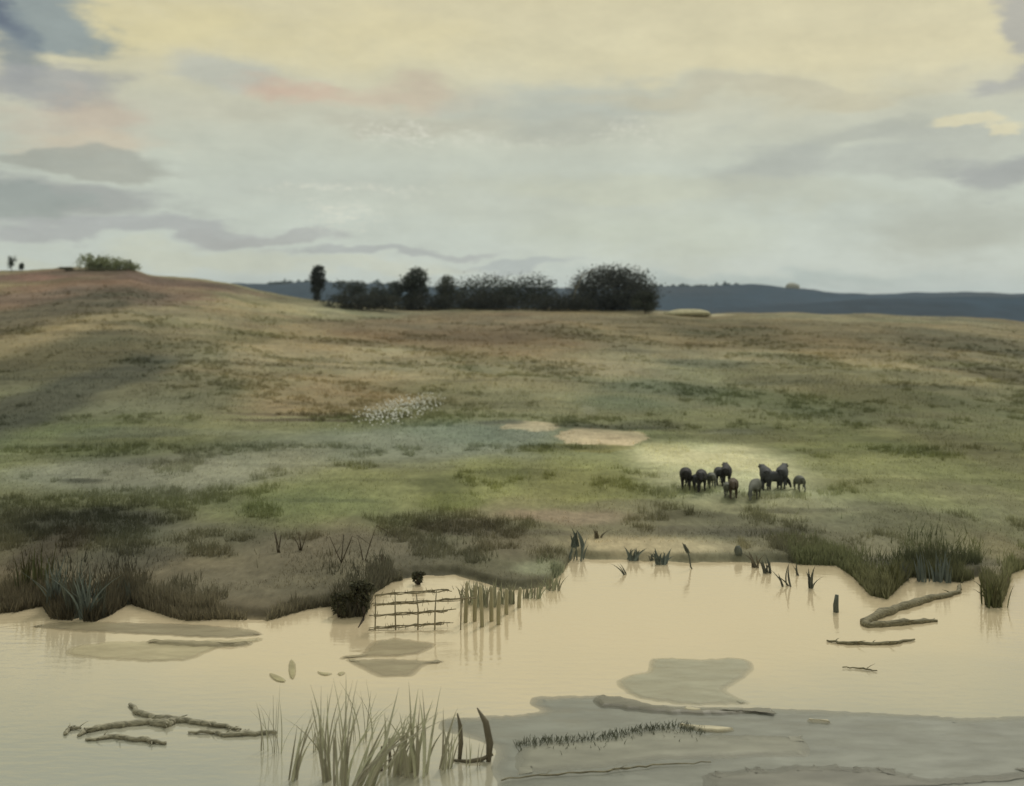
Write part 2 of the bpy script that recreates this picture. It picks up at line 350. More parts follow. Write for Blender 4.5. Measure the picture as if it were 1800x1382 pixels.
# white flowers
cx, cy, _ = at(705, 724)
n = 520; ph = rng.uniform(0, 2*math.pi, n); r = np.sqrt(rng.uniform(0, 1, n))
X = cx+np.cos(ph)*r*3.4+rng.normal(0, .8, n); Yd = cy+np.sin(ph)*r*11+(X-cx)*1.5+rng.normal(0, 2, n)
Z = height(X, Yd); v = []; f = []
for i in range(n):
    q = rng.uniform(.04, .11); z = Z[i]+rng.uniform(.2, .45); b0 = len(v)
    for (a, b_, c_) in ((q,0,0),(0,q,0),(-q,0,0),(0,-q,0),(0,0,q),(0,0,-q)): v.append((X[i]+a, Yd[i]+b_, z+c_))
    f += [(b0,b0+1,b0+4),(b0+1,b0+2,b0+4),(b0+2,b0+3,b0+4),(b0+3,b0,b0+4),(b0+1,b0,b0+5),(b0+2,b0+1,b0+5),(b0+3,b0+2,b0+5),(b0,b0+3,b0+5)]
o = link('wildflowers', np_mesh('wildflowers', v, f), mat('white_petals', (250,249,238), .7, .08))
tag(o, 'patch of small white wildflowers scattered in the middle of the meadow', 'wildflowers', kind='stuff')

# ------------------------------------------------------------------ trees and bushes
BARK = mat('bark', (70,62,52), .9, .3, 6)
def leaf_mat(name):
    return attr_mat(name, .85, (0, 0), .25)
M_leaf = leaf_mat('dark_leaves')
def crown(lobes, n, leaf, col, var=.35, fuzz=.16):
    """leaf-sized faces scattered through a crown of overlapping lobes (x, y, z, rx, ry, rz), thinning to the outside"""
    lob = np.array(lobes, float); vol = lob[:, 3]*lob[:, 4]*lob[:, 5]; k = rng.choice(len(lob), n, p=vol/vol.sum())
    d = rng.normal(size=(n, 3)); d /= np.linalg.norm(d, axis=1)[:, None]
    r = rng.uniform(.12, 1, n)**.45*(1+np.abs(rng.normal(0, fuzz, n)))
    p = lob[k, :3]+d*r[:, None]*lob[k, 3:6]
    den = fbm(p[:, 0]/1.3+p[:, 1]*.4, p[:, 2]/1.1+p[:, 1]*.3, 301, 3); kp = den > .33; p = p[kp]; den = den[kp]; n = len(p)
    p = p[p[:, 2] > .02]; n = len(p); den = den[:n]
    a = rng.normal(size=(n, 3)); a /= np.linalg.norm(a, axis=1)[:, None]; b = np.cross(a, rng.normal(size=(n, 3))); b /= np.linalg.norm(b, axis=1)[:, None]
    s = (leaf*rng.uniform(.5, 1.3, n))[:, None]
    v = np.stack([p-a*s, p+b*s*.55, p+a*s, p-b*s*.55], 1)
    c = np.array(alb(col, 1.3))*(1+rng.uniform(-var, var, n)[:, None])*(.6+.8*fbm(p[:, 0]/2.2, p[:, 2]/2.2+p[:, 1]/3, 311, 2))[:, None]
    c = np.repeat(c[:, None, :], 4, 1).reshape(-1, 3)
    return np_mesh('crown', v.reshape(-1, 3), np.arange(4*n).reshape(-1, 4), c)
def tree(name, px, py, wpx, hpx, n, col, label, cat='tree', lobes=None, trunk=.25, group=None, dy=0.0, leaf=None, fuzz=.24):
    X, Y, Z = at(px, py); Y += dy; Z = float(height(X, Y)); sc = Y/F
    w, h = wpx*sc/2, hpx*sc
    t = empty(name, (X, Y, Z-.05)); tag(t, label, cat, group)
    if lobes is None:
        lobes = []
        for i in range(9):
            a = random.uniform(0, 6.28); q = random.uniform(.15, .62); zz = random.uniform(trunk+.12, .78)
            ww = .5*(1-.45*abs(zz-.5))
            lobes.append((math.cos(a)*q, math.sin(a)*q, zz, random.uniform(.3, .5)*ww*1.7, random.uniform(.3, .5)*ww*1.7, random.uniform(.13, .24)))
    L = [(x*w, y*w, z*h, rx*w, ry*w, rz*h) for (x, y, z, rx, ry, rz) in lobes]
    lf = leaf or max(.16, .016*max(w, h)+.14)
    link('crown', crown(L, int(n*1.35), lf, col, fuzz=fuzz), M_leaf, t)
    mb = MB(); r0 = max(.05, h*.022)
    mb.tube([(0,0,-.2),(.03*w,0,h*trunk),(.0,.05*w,h*.5),(-.04*w,0,h*.78)], [r0*1.3, r0, r0*.7, r0*.25])
    for (x, y, z, rx, ry, rz) in L[:7]:
        z0 = h*random.uniform(trunk*.5, trunk*1.0+.1)
        mb.tube([(0,0,z0),(x*.45, y*.45, z0+(z-z0)*.6),(x, y, z+rz*.5)], [r0*.6, r0*.4, r0*.12], 5)
    mb.build('trunk', BARK, t)
    return t
DK = (66,70,62)
hz = 'trees and bushes along the ridge'
tree('slim_tree', 557, 526, 30, 62, 2600, (58,62,58), 'lone slender dark tree, narrow and upright, left of the ridge trees', lobes=[(0,0,.2,.5,.5,.2),(.05,0,.42,.75,.7,.2),(.1,0,.62,.8,.8,.18),(.15,0,.82,.7,.7,.14),(.3,0,.95,.5,.5,.07)], trunk=.1, group=hz)
for (x, w, h_, lab) in ((606,84,46,'low dark bush nearest the slender tree on the ridge'),(655,80,50,'low dark bush midway between the slender tree and the round one'),(690,60,50,'dark bush crowding the left side of the round-headed tree')):
    tree('ridge_bush', x, 534, w, h_, 2400, (74,80,76), lab, 'bush', trunk=.08, group=hz, fuzz=.25)
TL = [(0,0,.2,.5,.5,.2),(-.3,0,.4,.5,.5,.24),(.3,.1,.42,.5,.5,.24),(-.1,0,.62,.6,.6,.22),(.25,0,.78,.5,.5,.2),(.1,0,.9,.35,.35,.12)]
tree('round_tree', 727, 538, 66, 70, 5200, (68,73,66), 'rounded dark tree rising above the low bushes, left of the notch', lobes=TL, trunk=.1, group=hz, fuzz=.25)
tree('small_tree', 782, 538, 50, 58, 2600, (80,84,74), 'small loose-crowned tree standing in the notch before the wide bush', lobes=TL, trunk=.12, group=hz, fuzz=.28)
W = [(-.65,0,.3,.4,.5,.3),(-.3,.1,.45,.45,.5,.38),(.1,0,.5,.45,.5,.42),(.45,.1,.52,.4,.5,.4),(.75,0,.42,.28,.4,.38),(0,0,.25,.95,.6,.25)]
tree('wide_bush', 845, 541, 136, 60, 5600, DK, 'wide dark bush with a sloping left shoulder on the ridge', 'bush', W, .1, hz)
tree('wide_bush', 925, 542, 110, 62, 5600, (62,67,60), 'dense dark bush with a flat top beside the largest tree', 'bush', W, .1, hz)
BIG = [(-.8,0,.14,.25,.4,.16),(-.3,-.2,.14,.4,.4,.16),(.3,-.2,.14,.4,.4,.16),(.8,0,.16,.22,.4,.18),(-.72,0,.36,.27,.4,.3),(-.55,.1,.6,.3,.4,.24),(-.25,0,.74,.36,.5,.22),(.05,.1,.78,.35,.5,.2),(.32,0,.7,.36,.5,.24),(.62,.1,.52,.32,.4,.32),(.8,0,.3,.2,.3,.28),(0,0,.38,.85,.6,.36),(-.2,-.2,.5,.6,.5,.3),(.35,-.2,.4,.55,.5,.3)]
tree('big_tree', 1077, 545, 158, 80, 13000, (70,73,69), 'largest tree on the ridge, a broad dark dome', 'tree', BIG, .12, hz)
tree('ridge_bush', 1128, 549, 64, 40, 3000, (58,62,52), 'near-black bush under the right edge of the dome-shaped tree', 'bush', trunk=.06, group=hz, dy=-8)
for (x, w, lab) in ((640,130,'low dark hedge clump between the slender tree and the round-headed tree'),(740,100,'low dark hedge clump under the round-headed tree'),(845,130,'low dark hedge clump under the wide sloping bush'),(980,120,'low dark hedge clump in front of the gap beside the largest tree'),(1065,150,'low dark hedge clump along the foot of the dome-shaped tree')):
    tree('hedge', x, 543, w, 30, 3600, (60,62,56), lab, 'hedge', [(-.7,0,.4,.4,.3,.45),(-.2,0,.5,.45,.3,.5),(.3,0,.45,.45,.3,.5),(.75,0,.4,.35,.3,.4),(0,0,.3,.9,.3,.35)], .05, hz, dy=-5)
# bare arching branch against the large tree
X, Y, Z = at(1005, 540)
sc = Y/F; b0 = (X, Y-6, Z)
mb = MB(); pts = [(0,0,-.1),(.2,0,2.6),(1.0,.1,6.2),(2.6,.1,9.6),(5.2,0,11.6),(8.2,0,12.8)]
mb.tube(pts, [.24,.2,.17,.14,.1,.05], 6, .1)
for (a, q) in (((1.0,.1,6.2),(2.4,-.2,7.2)),((2.6,.1,9.6),(3.4,0,11.6)),((5.2,0,11.6),(6.6,.2,11.2)),((.2,0,2.6),(-.9,0,4.6)),((1,.1,6.2),(-.2,0,8.0))):
    mb.tube([a, [(a[i]+q[i])/2+(.15 if i == 2 else 0) for i in range(3)], q], [.1, .07, .03], 5)
o = mb.build('bare_tree', mat('pale_bark', (128,124,108), .9, .25, 4), loc=b0); tag(o, 'thin bare arching tree leaning over the left side of the dome-shaped tree', 'tree')
# left hilltop
tree('hilltop_tree', 20, 478, 18, 32, 900, (62,72,64), 'taller of the two small dark trees at the left end of the hilltop', trunk=.2, leaf=.16)
tree('hilltop_bush', 38, 478, 15, 19, 700, (60,68,58), 'shorter, cone-shaped of the two small trees at the left end of the hilltop', 'bush', trunk=.1, leaf=.15)
tree('thicket', 188, 475, 110, 28, 4200, (124,130,96), 'pale green feathery thicket on the brown hilltop', 'thicket', [(-.62,0,.5,.3,.3,.45),(-.3,0,.45,.35,.3,.45),(.1,0,.38,.4,.3,.4),(.5,0,.28,.4,.3,.3),(.8,0,.2,.25,.3,.2)], .1, fuzz=.3)
tree('hilltop_bush', 229, 474, 10, 20, 500, (66,72,56), 'tiny dark upright bush beside the pale thicket', 'bush', trunk=.1, leaf=.15)
tree('hilltop_bush', 118, 477, 34, 10, 900, (84,82,66), 'low dark scrub on the crest just left of the pale thicket', 'bush', trunk=.05, leaf=.15)

# far wood on the hills: reads as one mass
vs = []
n = 9000; pxs = rng.uniform(1150, 1300, n); pxs2 = rng.uniform(470, 700, 6000); pxa = np.concatenate([pxs, pxs2])
hx, hy = np.array(HILL, float).T
Yw = np.full(len(pxa), 2960.0)+rng.uniform(-30, 30, len(pxa)); Xw = (pxa-CX)/F*Yw
zt = H+(EYE-np.interp(pxa, hx, hy))*2960/F
hh = 4+20*fbm(pxa/7, pxa*0, 401, 3)**2
zz = zt-6+rng.uniform(0, 1, len(pxa))**1.6*hh
s = rng.uniform(.8, 2.0, len(pxa))
v = np.stack([np.stack([Xw-s, Yw, zz-s], -1), np.stack([Xw+s, Yw-s*.6, zz-s*.3], -1), np.stack([Xw+s*.2, Yw+s*.5, zz+s*1.3], -1)], 1).reshape(-1, 3)
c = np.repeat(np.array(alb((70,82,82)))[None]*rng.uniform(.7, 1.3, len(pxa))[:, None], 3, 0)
o = link('distant_wood', np_mesh('distant_wood', v, np.arange(len(v)).reshape(-1, 3), c), M_leaf); tag(o, 'distant blue wood fringing the far hills', 'wood', kind='stuff')
# pale knob of rock on the far hill
def rock(name, loc, r, col, label, cat='rock', sq=(1,1,.7), seed=0, m=None):
    bm = bmesh.new(); bmesh.ops.create_icosphere(bm, subdivisions=3, radius=1)
    for v in bm.verts:
        k = .7+.6*float(fbm(v.co.x*1.4+seed+9, v.co.y*1.4+v.co.z*1.7+seed+5, 501, 3))
        v.co = Vector((v.co.x*r*sq[0]*k, v.co.y*r*sq[1]*k, v.co.z*r*sq[2]*k))
    me = bpy.data.meshes.new(name); bm.to_mesh(me); bm.free()
    for p in me.polygons: p.use_smooth = True
    o = link(name, me, m or mat(name, col, .85, .25, 1.2, bump=.4), loc=loc); tag(o, label, cat); return o
rock('rock_outcrop', ((1393-CX)/F*2900, 2900, H+(EYE-505)*2900/F), 16, (168,165,150), 'pale rock outcrop on the crest of the far blue hill', sq=(1.1,.7,.75), seed=3)

# pale sandy hummock right of the trees
def film(m, thick):
    nt = m.node_tree; b = nt.nodes['Principled BSDF']
    vc = nt.nodes.new('ShaderNodeVertexColor'); vc.layer_name = 'Thick'
    no = nt.nodes.new('ShaderNodeTexNoise'); no.inputs['Scale'].default_value = 1.6; no.inputs['Detail'].default_value = 7
    mr = nt.nodes.new('ShaderNodeMapRange'); mr.inputs[1].default_value = .3; mr.inputs[2].default_value = .65; mr.inputs[3].default_value = thick*.72; mr.inputs[4].default_value = min(1, thick*1.12)
    tc = nt.nodes.new('ShaderNodeTexCoord'); mp = nt.nodes.new('ShaderNodeMapping'); mp.inputs['Scale'].default_value = (.4, 1, 1)
    mu = nt.nodes.new('ShaderNodeMath'); mu.operation = 'MULTIPLY'
    for a_, b_ in ((tc.outputs['Object'], mp.inputs['Vector']), (mp.outputs[0], no.inputs['Vector']), (no.outputs['Fac'], mr.inputs[0]), (mr.outputs[0], mu.inputs[0]), (vc.outputs['Color'], mu.inputs[1]), (mu.outputs[0], b.inputs['Alpha'])):
        nt.links.new(a_, b_)
    return m
def slab(name, outline, col, label=None, cat=None, zt=.03, zb=-.12, kind=None, amp=5.0, rough=.45, wet=.35, inset=.3, m=None, var=.12, group=None, rim=.25, thick=.8):
    """low bank or floating mat: an irregular outline with a rounded rim and real thickness"""
    pts = []
    n = len(outline)
    for i in range(n):
        a = Vector(outline[i]); b_ = Vector(outline[(i+1) % n]); k = max(2, int((b_-a).length/9))
        for j in range(k):
            p = a.lerp(b_, j/k); pts.append(p)
    for _ in range(2): pts = [(pts[i-1]+pts[i]*2+pts[(i+1) % len(pts)])/4 for i in range(len(pts))]
    pts = [Vector((p.x+amp*(float(fbm(p.x/11, p.y/7, 601, 3))-.5)*2, p.y+amp*.5*(float(fbm(p.x/9+40, p.y/9, 611, 3))-.5)*2)) for p in pts]
    W_ = [Vector(wat(p.x, p.y)) for p in pts]; W_ = [Vector((w.x, w.y)) for w in W_]
    cx = sum((w.x for w in W_))/len(W_); cy = sum((w.y for w in W_))/len(W_)
    area = sum(W_[i-1].x*W_[i].y-W_[i].x*W_[i-1].y for i in range(len(W_)))
    sg = 1 if area > 0 else -1
    nn = len(W_); rings = [(0, zb), (0.0, .006), (inset*.5, zt*.7), (inset, zt)]
    vv = []
    for (ins, z) in rings:
        for i in range(nn):
            t = (W_[(i+1) % nn]-W_[i-1]); t = t.normalized() if t.length > 1e-6 else Vector((1, 0)); no = Vector((-t.y, t.x))*sg
            vv.append((W_[i].x+no.x*ins-cx, W_[i].y+no.y*ins-cy, z))
    ff = []
    for r in range(3):
        for i in range(nn):
            ff.append((r*nn+i, r*nn+(i+1) % nn, (r+1)*nn+(i+1) % nn, (r+1)*nn+i))
    tri = geometry.tessellate_polygon([[Vector(v) for v in vv[3*nn:]]])
    ff += [tuple(3*nn+k for k in t) for t in tri]
    bm = bmesh.new(); bv = [bm.verts.new(v) for v in vv]
    for f_ in ff:
        try: bm.faces.new([bv[k] for k in f_])
        except ValueError: pass
    bmesh.ops.recalc_face_normals(bm, faces=bm.faces[:])
    me = bpy.data.meshes.new(name); bm.to_mesh(me); bm.free()
    ca = me.color_attributes.new('Thick', 'FLOAT_COLOR', 'POINT')     # the film of silt or weed thins out towards its rim
    for k_, v in enumerate(me.vertices):
        q_ = rim if k_ < 2*nn else (.5+.5*rim if k_ < 3*nn else 1.0); ca.data[k_].color = (q_, q_, q_, 1)
    mm = m or film(mat(name+'_surface', col, rough, var, .8, wet, (.5, 1, 1), .15), thick)
    o = link(name, me, mm, loc=(cx, cy, 0)); tag(o, label, cat, group, kind); return o

X, Y, Z = at(1205, 553)
rock('sandy_hummock', (X, Y-3, Z+.2), 6.6, (176,170,138), 'pale sandy hummock beside the foot of the dome-shaped tree', 'hummock', (1.05,.6,.2), 8)

# ------------------------------------------------------------------ mud, weed mats and driftwood in the pond
slab('mud_flat', [(765,1275),(790,1262),(900,1258),(958,1250),(925,1236),(932,1226),(1000,1223),(1080,1224),(1150,1240),(1300,1244),(1450,1249),(1600,1257),(1700,1263),(1800,1258),(1950,1262),(1950,1440),(900,1440),(872,1375),(862,1340),(880,1318),(830,1297),(778,1287)],
     (134,136,125), kind='structure', zt=.02, rough=.35, wet=.45, inset=.5, rim=.4, thick=.85, var=.16)
slab('mud_flat', [(905,1312),(950,1303),(1000,1302),(1060,1296),(1100,1287),(1150,1280),(1190,1277),(1240,1288),(1330,1290),(1420,1292),(1440,1320),(1436,1335),(1250,1340),(1170,1342),(1060,1357),(900,1368),(890,1340)],
     (148,147,130), kind='structure', zt=.04, zb=-.05, rough=.4, wet=.4, inset=.6, rim=.2, amp=6, var=.08)
slab('mud_flat', [(1230,1356),(1400,1342),(1560,1346),(1640,1366),(1800,1352),(1900,1350),(1900,1440),(1200,1440)], (120,119,106), kind='structure', zt=.045, zb=-.05, rough=.4, wet=.4, amp=14, var=.25, inset=.6, rim=.1)
slab('weed_mat', [(1143,1156),(1230,1159),(1310,1156),(1333,1170),(1300,1200),(1270,1212),(1325,1238),(1200,1240),(1110,1226),(1078,1202),(1087,1192),(1145,1180),(1138,1166)], (166,163,138), 'large pale grey-green weed mat floating in open water before the grey mud', 'weed mat', var=.06)
slab('weed_mat', [(1035,1232),(1050,1222),(1100,1227),(1150,1240),(1200,1245),(1300,1248),(1375,1255),(1300,1258),(1230,1261),(1190,1259),(1120,1254),(1080,1248),(1045,1246)], (116,113,95), 'long dark tapering weed mat along the edge of the grey mud', 'weed mat', zt=.1, var=.1)
slab('weed_mat', [(105,1150),(130,1136),(190,1128),(300,1127),(420,1124),(470,1119),(455,1130),(380,1141),(340,1160),(280,1165),(180,1161)], (188,177,142), 'broad pale buff weed mat near the left bank, the lower of two', 'weed mat', var=.06)
slab('weed_mat', [(48,1101),(100,1094),(180,1093),(330,1097),(430,1104),(472,1116),(400,1123),(240,1116),(120,1110)], (150,140,112), 'narrow grey-brown weed mat against the left bank, the upper of two', 'weed mat', var=.1)
slab('weed_mat', [(250,1128),(330,1126),(400,1131),(450,1128),(440,1136),(350,1140),(280,1135)], (150,141,110), 'small dark streak of weed lying on the pale buff mat', 'weed mat', zt=.11, var=.1)
slab('weed_mat', [(652,1127),(700,1121),(740,1128),(775,1131),(745,1150),(700,1156),(650,1156),(600,1160),(590,1155),(640,1150)], (160,148,116), 'brownish weed mat below the hurdle, nearest to it', 'weed mat', var=.1)
slab('weed_mat', [(600,1160),(660,1158),(740,1160),(788,1163),(740,1171),(735,1190),(660,1192),(622,1170)], (156,146,116), 'brownish weed mat below the hurdle, farther from it', 'weed mat', var=.1)
for o_ in ([(1186,1277),(1215,1279),(1262,1281),(1298,1286),(1270,1291),(1230,1288)],[(1196,1252),(1205,1244),(1224,1248),(1242,1254),(1215,1256)],[(1410,1268),(1440,1270),(1468,1274),(1430,1273)]):
    slab('sand_bar', o_, (206,196,164), kind='structure', zt=.12, zb=-.03, amp=1.5, inset=.08)
for (o_, lab) in (([(468,1182),(490,1186),(508,1198),(495,1203),(475,1194)], 'small curled floating leaf, leftmost above the pale reeds'), ([(505,1160),(520,1158),(520,1196),(508,1196)], 'small upright floating leaf right of the curled one'),
                  ([(553,1178),(570,1185),(590,1182),(578,1190),(560,1188)], 'small floating leaf between the pale reeds and the weed mats'), ([(590,1182),(612,1180),(605,1188),(594,1190)], 'smallest floating leaf beside the brownish weed mat')):
    slab('floating_leaf', o_, (166,158,118), lab, 'leaf', zt=.04, zb=-.03, amp=1.5, inset=.06)
WOODG = mat('driftwood', (150,146,126), .8, .5, 9, stretch=(.35,2.5,1), bump=.8)
def drift(name, lines, label, cat, m=WOODG, z=.05, group=None):
    mb = MB(); X0, Y0, _ = wat(*lines[0][0][:2])
    for ln in lines:
        pts = []; rad = []
        for i in range(len(ln)):
            x, y, r = ln[i]; X, Y, _ = wat(x, y, z); pts.append(Vector((X-X0, Y-Y0, z))); rad.append(r*Y/F)
        P = []; R = []
        for i in range(len(pts)-1):
            for j in range(5):
                t = j/5; P.append(pts[i].lerp(pts[i+1], t)+Vector((random.uniform(-.03,.03), random.uniform(-.05,.05), random.uniform(-.02,.02)))); R.append((rad[i]*(1-t)+rad[i+1]*t)*random.uniform(.85,1.15))
        P.append(pts[-1]); R.append(rad[-1])
        mb.tube(P, R, 9, .16)
        for _ in range(2+len(P)//7):
            k_ = random.randrange(2, len(P)-1); d_ = (P[k_+1 if k_+1 < len(P) else k_]-P[k_-1]).normalized(); sd = random.choice((-1, 1)); l_ = random.uniform(.15, .5)
            e_1 = P[k_]+Vector((d_.x*.6*l_-d_.y*sd*l_*.7, d_.y*.6*l_+d_.x*sd*l_*.7, random.uniform(.02, .16)))
            mb.tube([P[k_], P[k_].lerp(e_1, .5)+Vector((0, 0, .02)), e_1], [R[k_]*.45, R[k_]*.3, R[k_]*.1], 5, .1)
    o = mb.build(name, m, loc=(X0, Y0, 0)); tag(o, label, cat, group); return o
drift('driftwood_branch', [[(138,1292,3),(150,1285,5),(200,1276,6),(262,1269,6),(295,1274,8),(305,1268,6)],[(230,1238,3),(242,1252,5),(270,1262,5),(300,1263,6),(350,1270,5),(390,1276,4),(424,1282,2)]], 'forked grey driftwood branch lying in the water, left foreground', 'driftwood')
drift('driftwood_stick', [[(148,1300,2),(200,1295,5),(250,1300,5),(292,1306,3)]], 'short grey stick floating below the forked branch', 'driftwood')
drift('driftwood_stick', [[(330,1288,2),(368,1286,3),(395,1292,4),(440,1290,5),(486,1288,3)]], 'long dark stick floating right of the forked branch', 'driftwood')
drift('driftwood_stick', [[(114,1290,3),(120,1281,4),(142,1280,2)]], 'stubby bent twig at the left tip of the forked branch', 'driftwood')
BOG = mat('bog_wood', (128,122,98), .75, .5, 9, stretch=(.35,2.5,1), bump=.8)
drift('fallen_branch', [[(1688,1030,3),(1684,1042,4),(1640,1052,7),(1590,1066,9),(1550,1080,9),(1518,1094,8),(1524,1100,6),(1560,1098,7),(1610,1093,6),(1648,1091,2)]], 'bent grey-brown fallen branch doubled back in the water by the right bank', 'branch', BOG)
drift('driftwood_stick', [[(1452,1126,1.5),(1490,1131,3),(1560,1131,3),(1608,1124,1.5)]], 'thin curved stick floating below the doubled branch', 'driftwood', BOG)
drift('driftwood_stick', [[(1482,1173,1),(1510,1174,1.6),(1542,1179,1)]], 'tiny straight stick floating in open water toward the right', 'driftwood', BOG)
drift('driftwood_stick', [[(880,1371,1),(960,1362,1.5),(1060,1356,1.5),(1110,1350,1.5),(1170,1342,1),(1250,1340,.8)]], 'very long thin stem lying on the grey mud at the bottom', 'stem', BOG, .09)

# ------------------------------------------------------------------ reeds and bank plants
REED = mat('pale_reed', (194,192,168), .8, .15, 1.5, isl=.35)
REEDD = mat('dark_reed', (98,102,92), .8, .3, 1.5, isl=.35)
REEDB = mat('blue_reed', (112,122,116), .8, .3, 1.5, isl=.35)
BROWN = mat('brown_stalk', (112,106,90), .8, .25, 2)
OLIVE = mat('olive_leaf', (92,94,62), .8, .35, 2, isl=.35)
def reeds(px, py, hpx, n, spread, wpx, m, label, lean=0.0, name='reed_clump', cat='reeds', group=None, on='water', bend=.25):
    X, Y, Z = wat(px, py) if on == 'water' else at(px, py)
    sc = Y/F; mb = MB()
    for i in range(n):
        p = (random.uniform(-1, 1)*spread*sc, random.uniform(-1, 1)*max(.12, spread*sc*.8), -.12)
        h = hpx*sc*random.uniform(.55, 1.0) if i else hpx*sc
        mb.blade(p, h+.12, wpx*sc*random.uniform(.6, 1.2), (lean+random.uniform(-.07, .07), random.uniform(-.1, .1)), ((random.uniform(-bend, bend)*.6+lean*.4)*(1 if random.random() < .75 else 3.2), random.uniform(-.2, .2)), random.uniform(-.6, .6), 6)
    o = mb.build(name, m, loc=(X, Y, Z)); tag(o, label, cat, group); return o
gr = 'pale reeds in the foreground water'
for (x, y, h_, n, s, w, ln, lab) in (
  (466,1318,90,3,5,4,0,'thin pale reed tuft, leftmost in the foreground'),
  (487,1326,124,4,6,4,.0,'thin pale reed tuft, second from the left, beside the long stick'),
  (515,1372,130,5,6,11,.14,'leaning pale reeds with one broad blade at the end of the long stick'),
  (556,1322,72,3,5,4,.03,'short thin pale reed tuft in the gap left of the tall clump'),
  (576,1372,178,9,8,9,-.05,'tall pale reeds leaning slightly left, left side of the main clump'),
  (600,1382,196,9,8,10,.0,'tallest upright pale reeds in the main clump'),
  (634,1392,170,12,14,15,.30,'broad pale reeds leaning strongly right in the main clump'),
  (640,1300,110,5,12,4,.05,'fine pale stems rising behind the broad leaning reeds'),
  (692,1362,120,8,12,14,.12,'broad pale reeds around the pair of dark stubs'),
  (730,1362,158,11,14,14,.06,'dense broad pale reeds right of the dark stubs'),
  (782,1352,112,6,8,10,.13,'pale reeds leaning right, rightmost in the foreground water'),
  (830,1350,60,3,8,5,.05,'short pale reed tuft beside the bent brown stalks')):
    reeds(x, y, h_, int(n*1.8), s*1.5, w*.42, REED, lab, ln, group=gr)
for (x, y, h_, n, lab) in ((826,1060,44,16,'pale grey-green reeds behind the stakes, nearest the hurdle'),(856,1066,50,18,'pale grey-green reeds behind the middle of the stakes'),(888,1060,42,16,'pale grey-green reeds behind the right-hand stakes'),(935,1050,30,12,'low grey-green reeds at the bank right of the stakes'),(968,1036,30,12,'low grey-green reeds where the bank turns toward the pale shore')):
    reeds(x, y, h_, n*2, 16, 3.2, mat('grey_reed', (160,160,134), .8, .25, 1.5, isl=.35) if x == 826 else bpy.data.materials['grey_reed'], lab, 0, group='pale reeds among the stakes', bend=.3)
# dark stubs and bent stalk
o = empty('broken_stubs', wat(677, 1355)); tag(o, 'pair of short dark broken stubs among the pale reeds', 'stub')
for dx in (-.1, .12):
    mb = MB(); mb.tube([(dx,0,-.2),(dx*1.1,0,.35),(dx*.9,0,.78+dx)], [.05,.045,.03], 7, .1); mb.build('stub', BROWN, o)
o = empty('bent_stalks', wat(835, 1338)); tag(o, 'bent grey-brown stalks joined at the water, right of the pale reeds', 'stalk')
for pts, r in (([(-.45,0,-.1),(-.4,0,.5),(-.42,0,1.0),(-.5,0,1.35)], [.05,.07,.06,.02]), ([(.38,0,-.1),(.42,0,.5),(.3,0,1.1),(.06,0,1.5)], [.07,.11,.1,.02]), ([(-.6,0,.03),(-.2,-.1,.03),(.2,0,.06),(.5,0,.2)], [.03,.06,.06,.05])):
    mb = MB(); mb.tube(pts, r, 7, .08); mb.build('stalk', BROWN, o)
# fringe of dark weed on the mud edge
fr = [(905,1312),(950,1303),(1000,1303),(1060,1297),(1100,1288),(1150,1281),(1190,1278),(1240,1288)]
mb = MB(); X0, Y0, _ = wat(1060, 1297)
for i in range(520):
    k = random.uniform(0, len(fr)-1.001); a, b_ = fr[int(k)], fr[int(k)+1]; t = k-int(k)
    x, y = a[0]+(b_[0]-a[0])*t, a[1]+(b_[1]-a[1])*t+random.expovariate(1/4.5)-2+3*math.sin(x/17); X, Y, _ = wat(x, y)
    mb.blade((X-X0, Y-Y0, .02), random.uniform(.05, .2), .022, (random.uniform(-.6,.6), 0), (random.uniform(-.6,.6), 0), random.uniform(-.7,.7), 3)
o = mb.build('weed_fringe', mat('mud_weed', (112,116,100), .8, .3), loc=(X0, Y0, 0)); tag(o, 'ragged fringe of dark weed edging the pale mud', 'weed', kind='stuff')

# left bank dark reeds
lg = 'dark reeds at the left bank'
for (x, y, h_, n, s, w, mm, lab) in (
  (60,1050,95,18,20,7,OLIVE,'brown-olive reeds at the far left end of the bank'),
  (95,1075,110,16,10,7,REEDB,'blue-grey reeds, leftmost of the dark clumps at the waterline'),
  (130,1085,105,16,9,7,REEDD,'dark reeds at the waterline, second from the left'),
  (152,1088,100,14,8,8,REEDB,'blue-grey reeds with the lowest blades, left bank'),
  (178,1085,95,10,6,6,REEDD,'narrow dark reed clump at the right of the left bank group'),
  (215,1062,50,10,12,5,REEDD,'short dark sedge tuft just right of the left bank reeds')):
    reeds(x, y, h_, int(n*1.8), s*1.2, w*.55, mm, lab, 0, group=lg, bend=.35)
# right bank dark reeds
rg = 'dark reeds at the right bank'
for (x, y, h_, n, s, w, mm, lab) in (
  (1560,1034,56,14,12,6,OLIVE,'olive tuft overhanging the left lobe of the right bank'),
  (1585,1022,46,10,8,6,REEDD,'dark reed tuft right of the olive tuft on the right bank'),
  (1622,1022,56,10,7,7,REEDB,'blue-grey reeds in the middle of the right bank'),
  (1655,1024,58,12,9,8,REEDB,'tallest blue-grey reeds at the right bank'),
  (1750,1066,62,14,12,7,OLIVE,'olive tuft on the drooping lobe at the far right of the bank')):
    reeds(x, y, h_, int(n*1.8), s*1.5, w*.55, mm, lab, 0, group=rg, bend=.4)
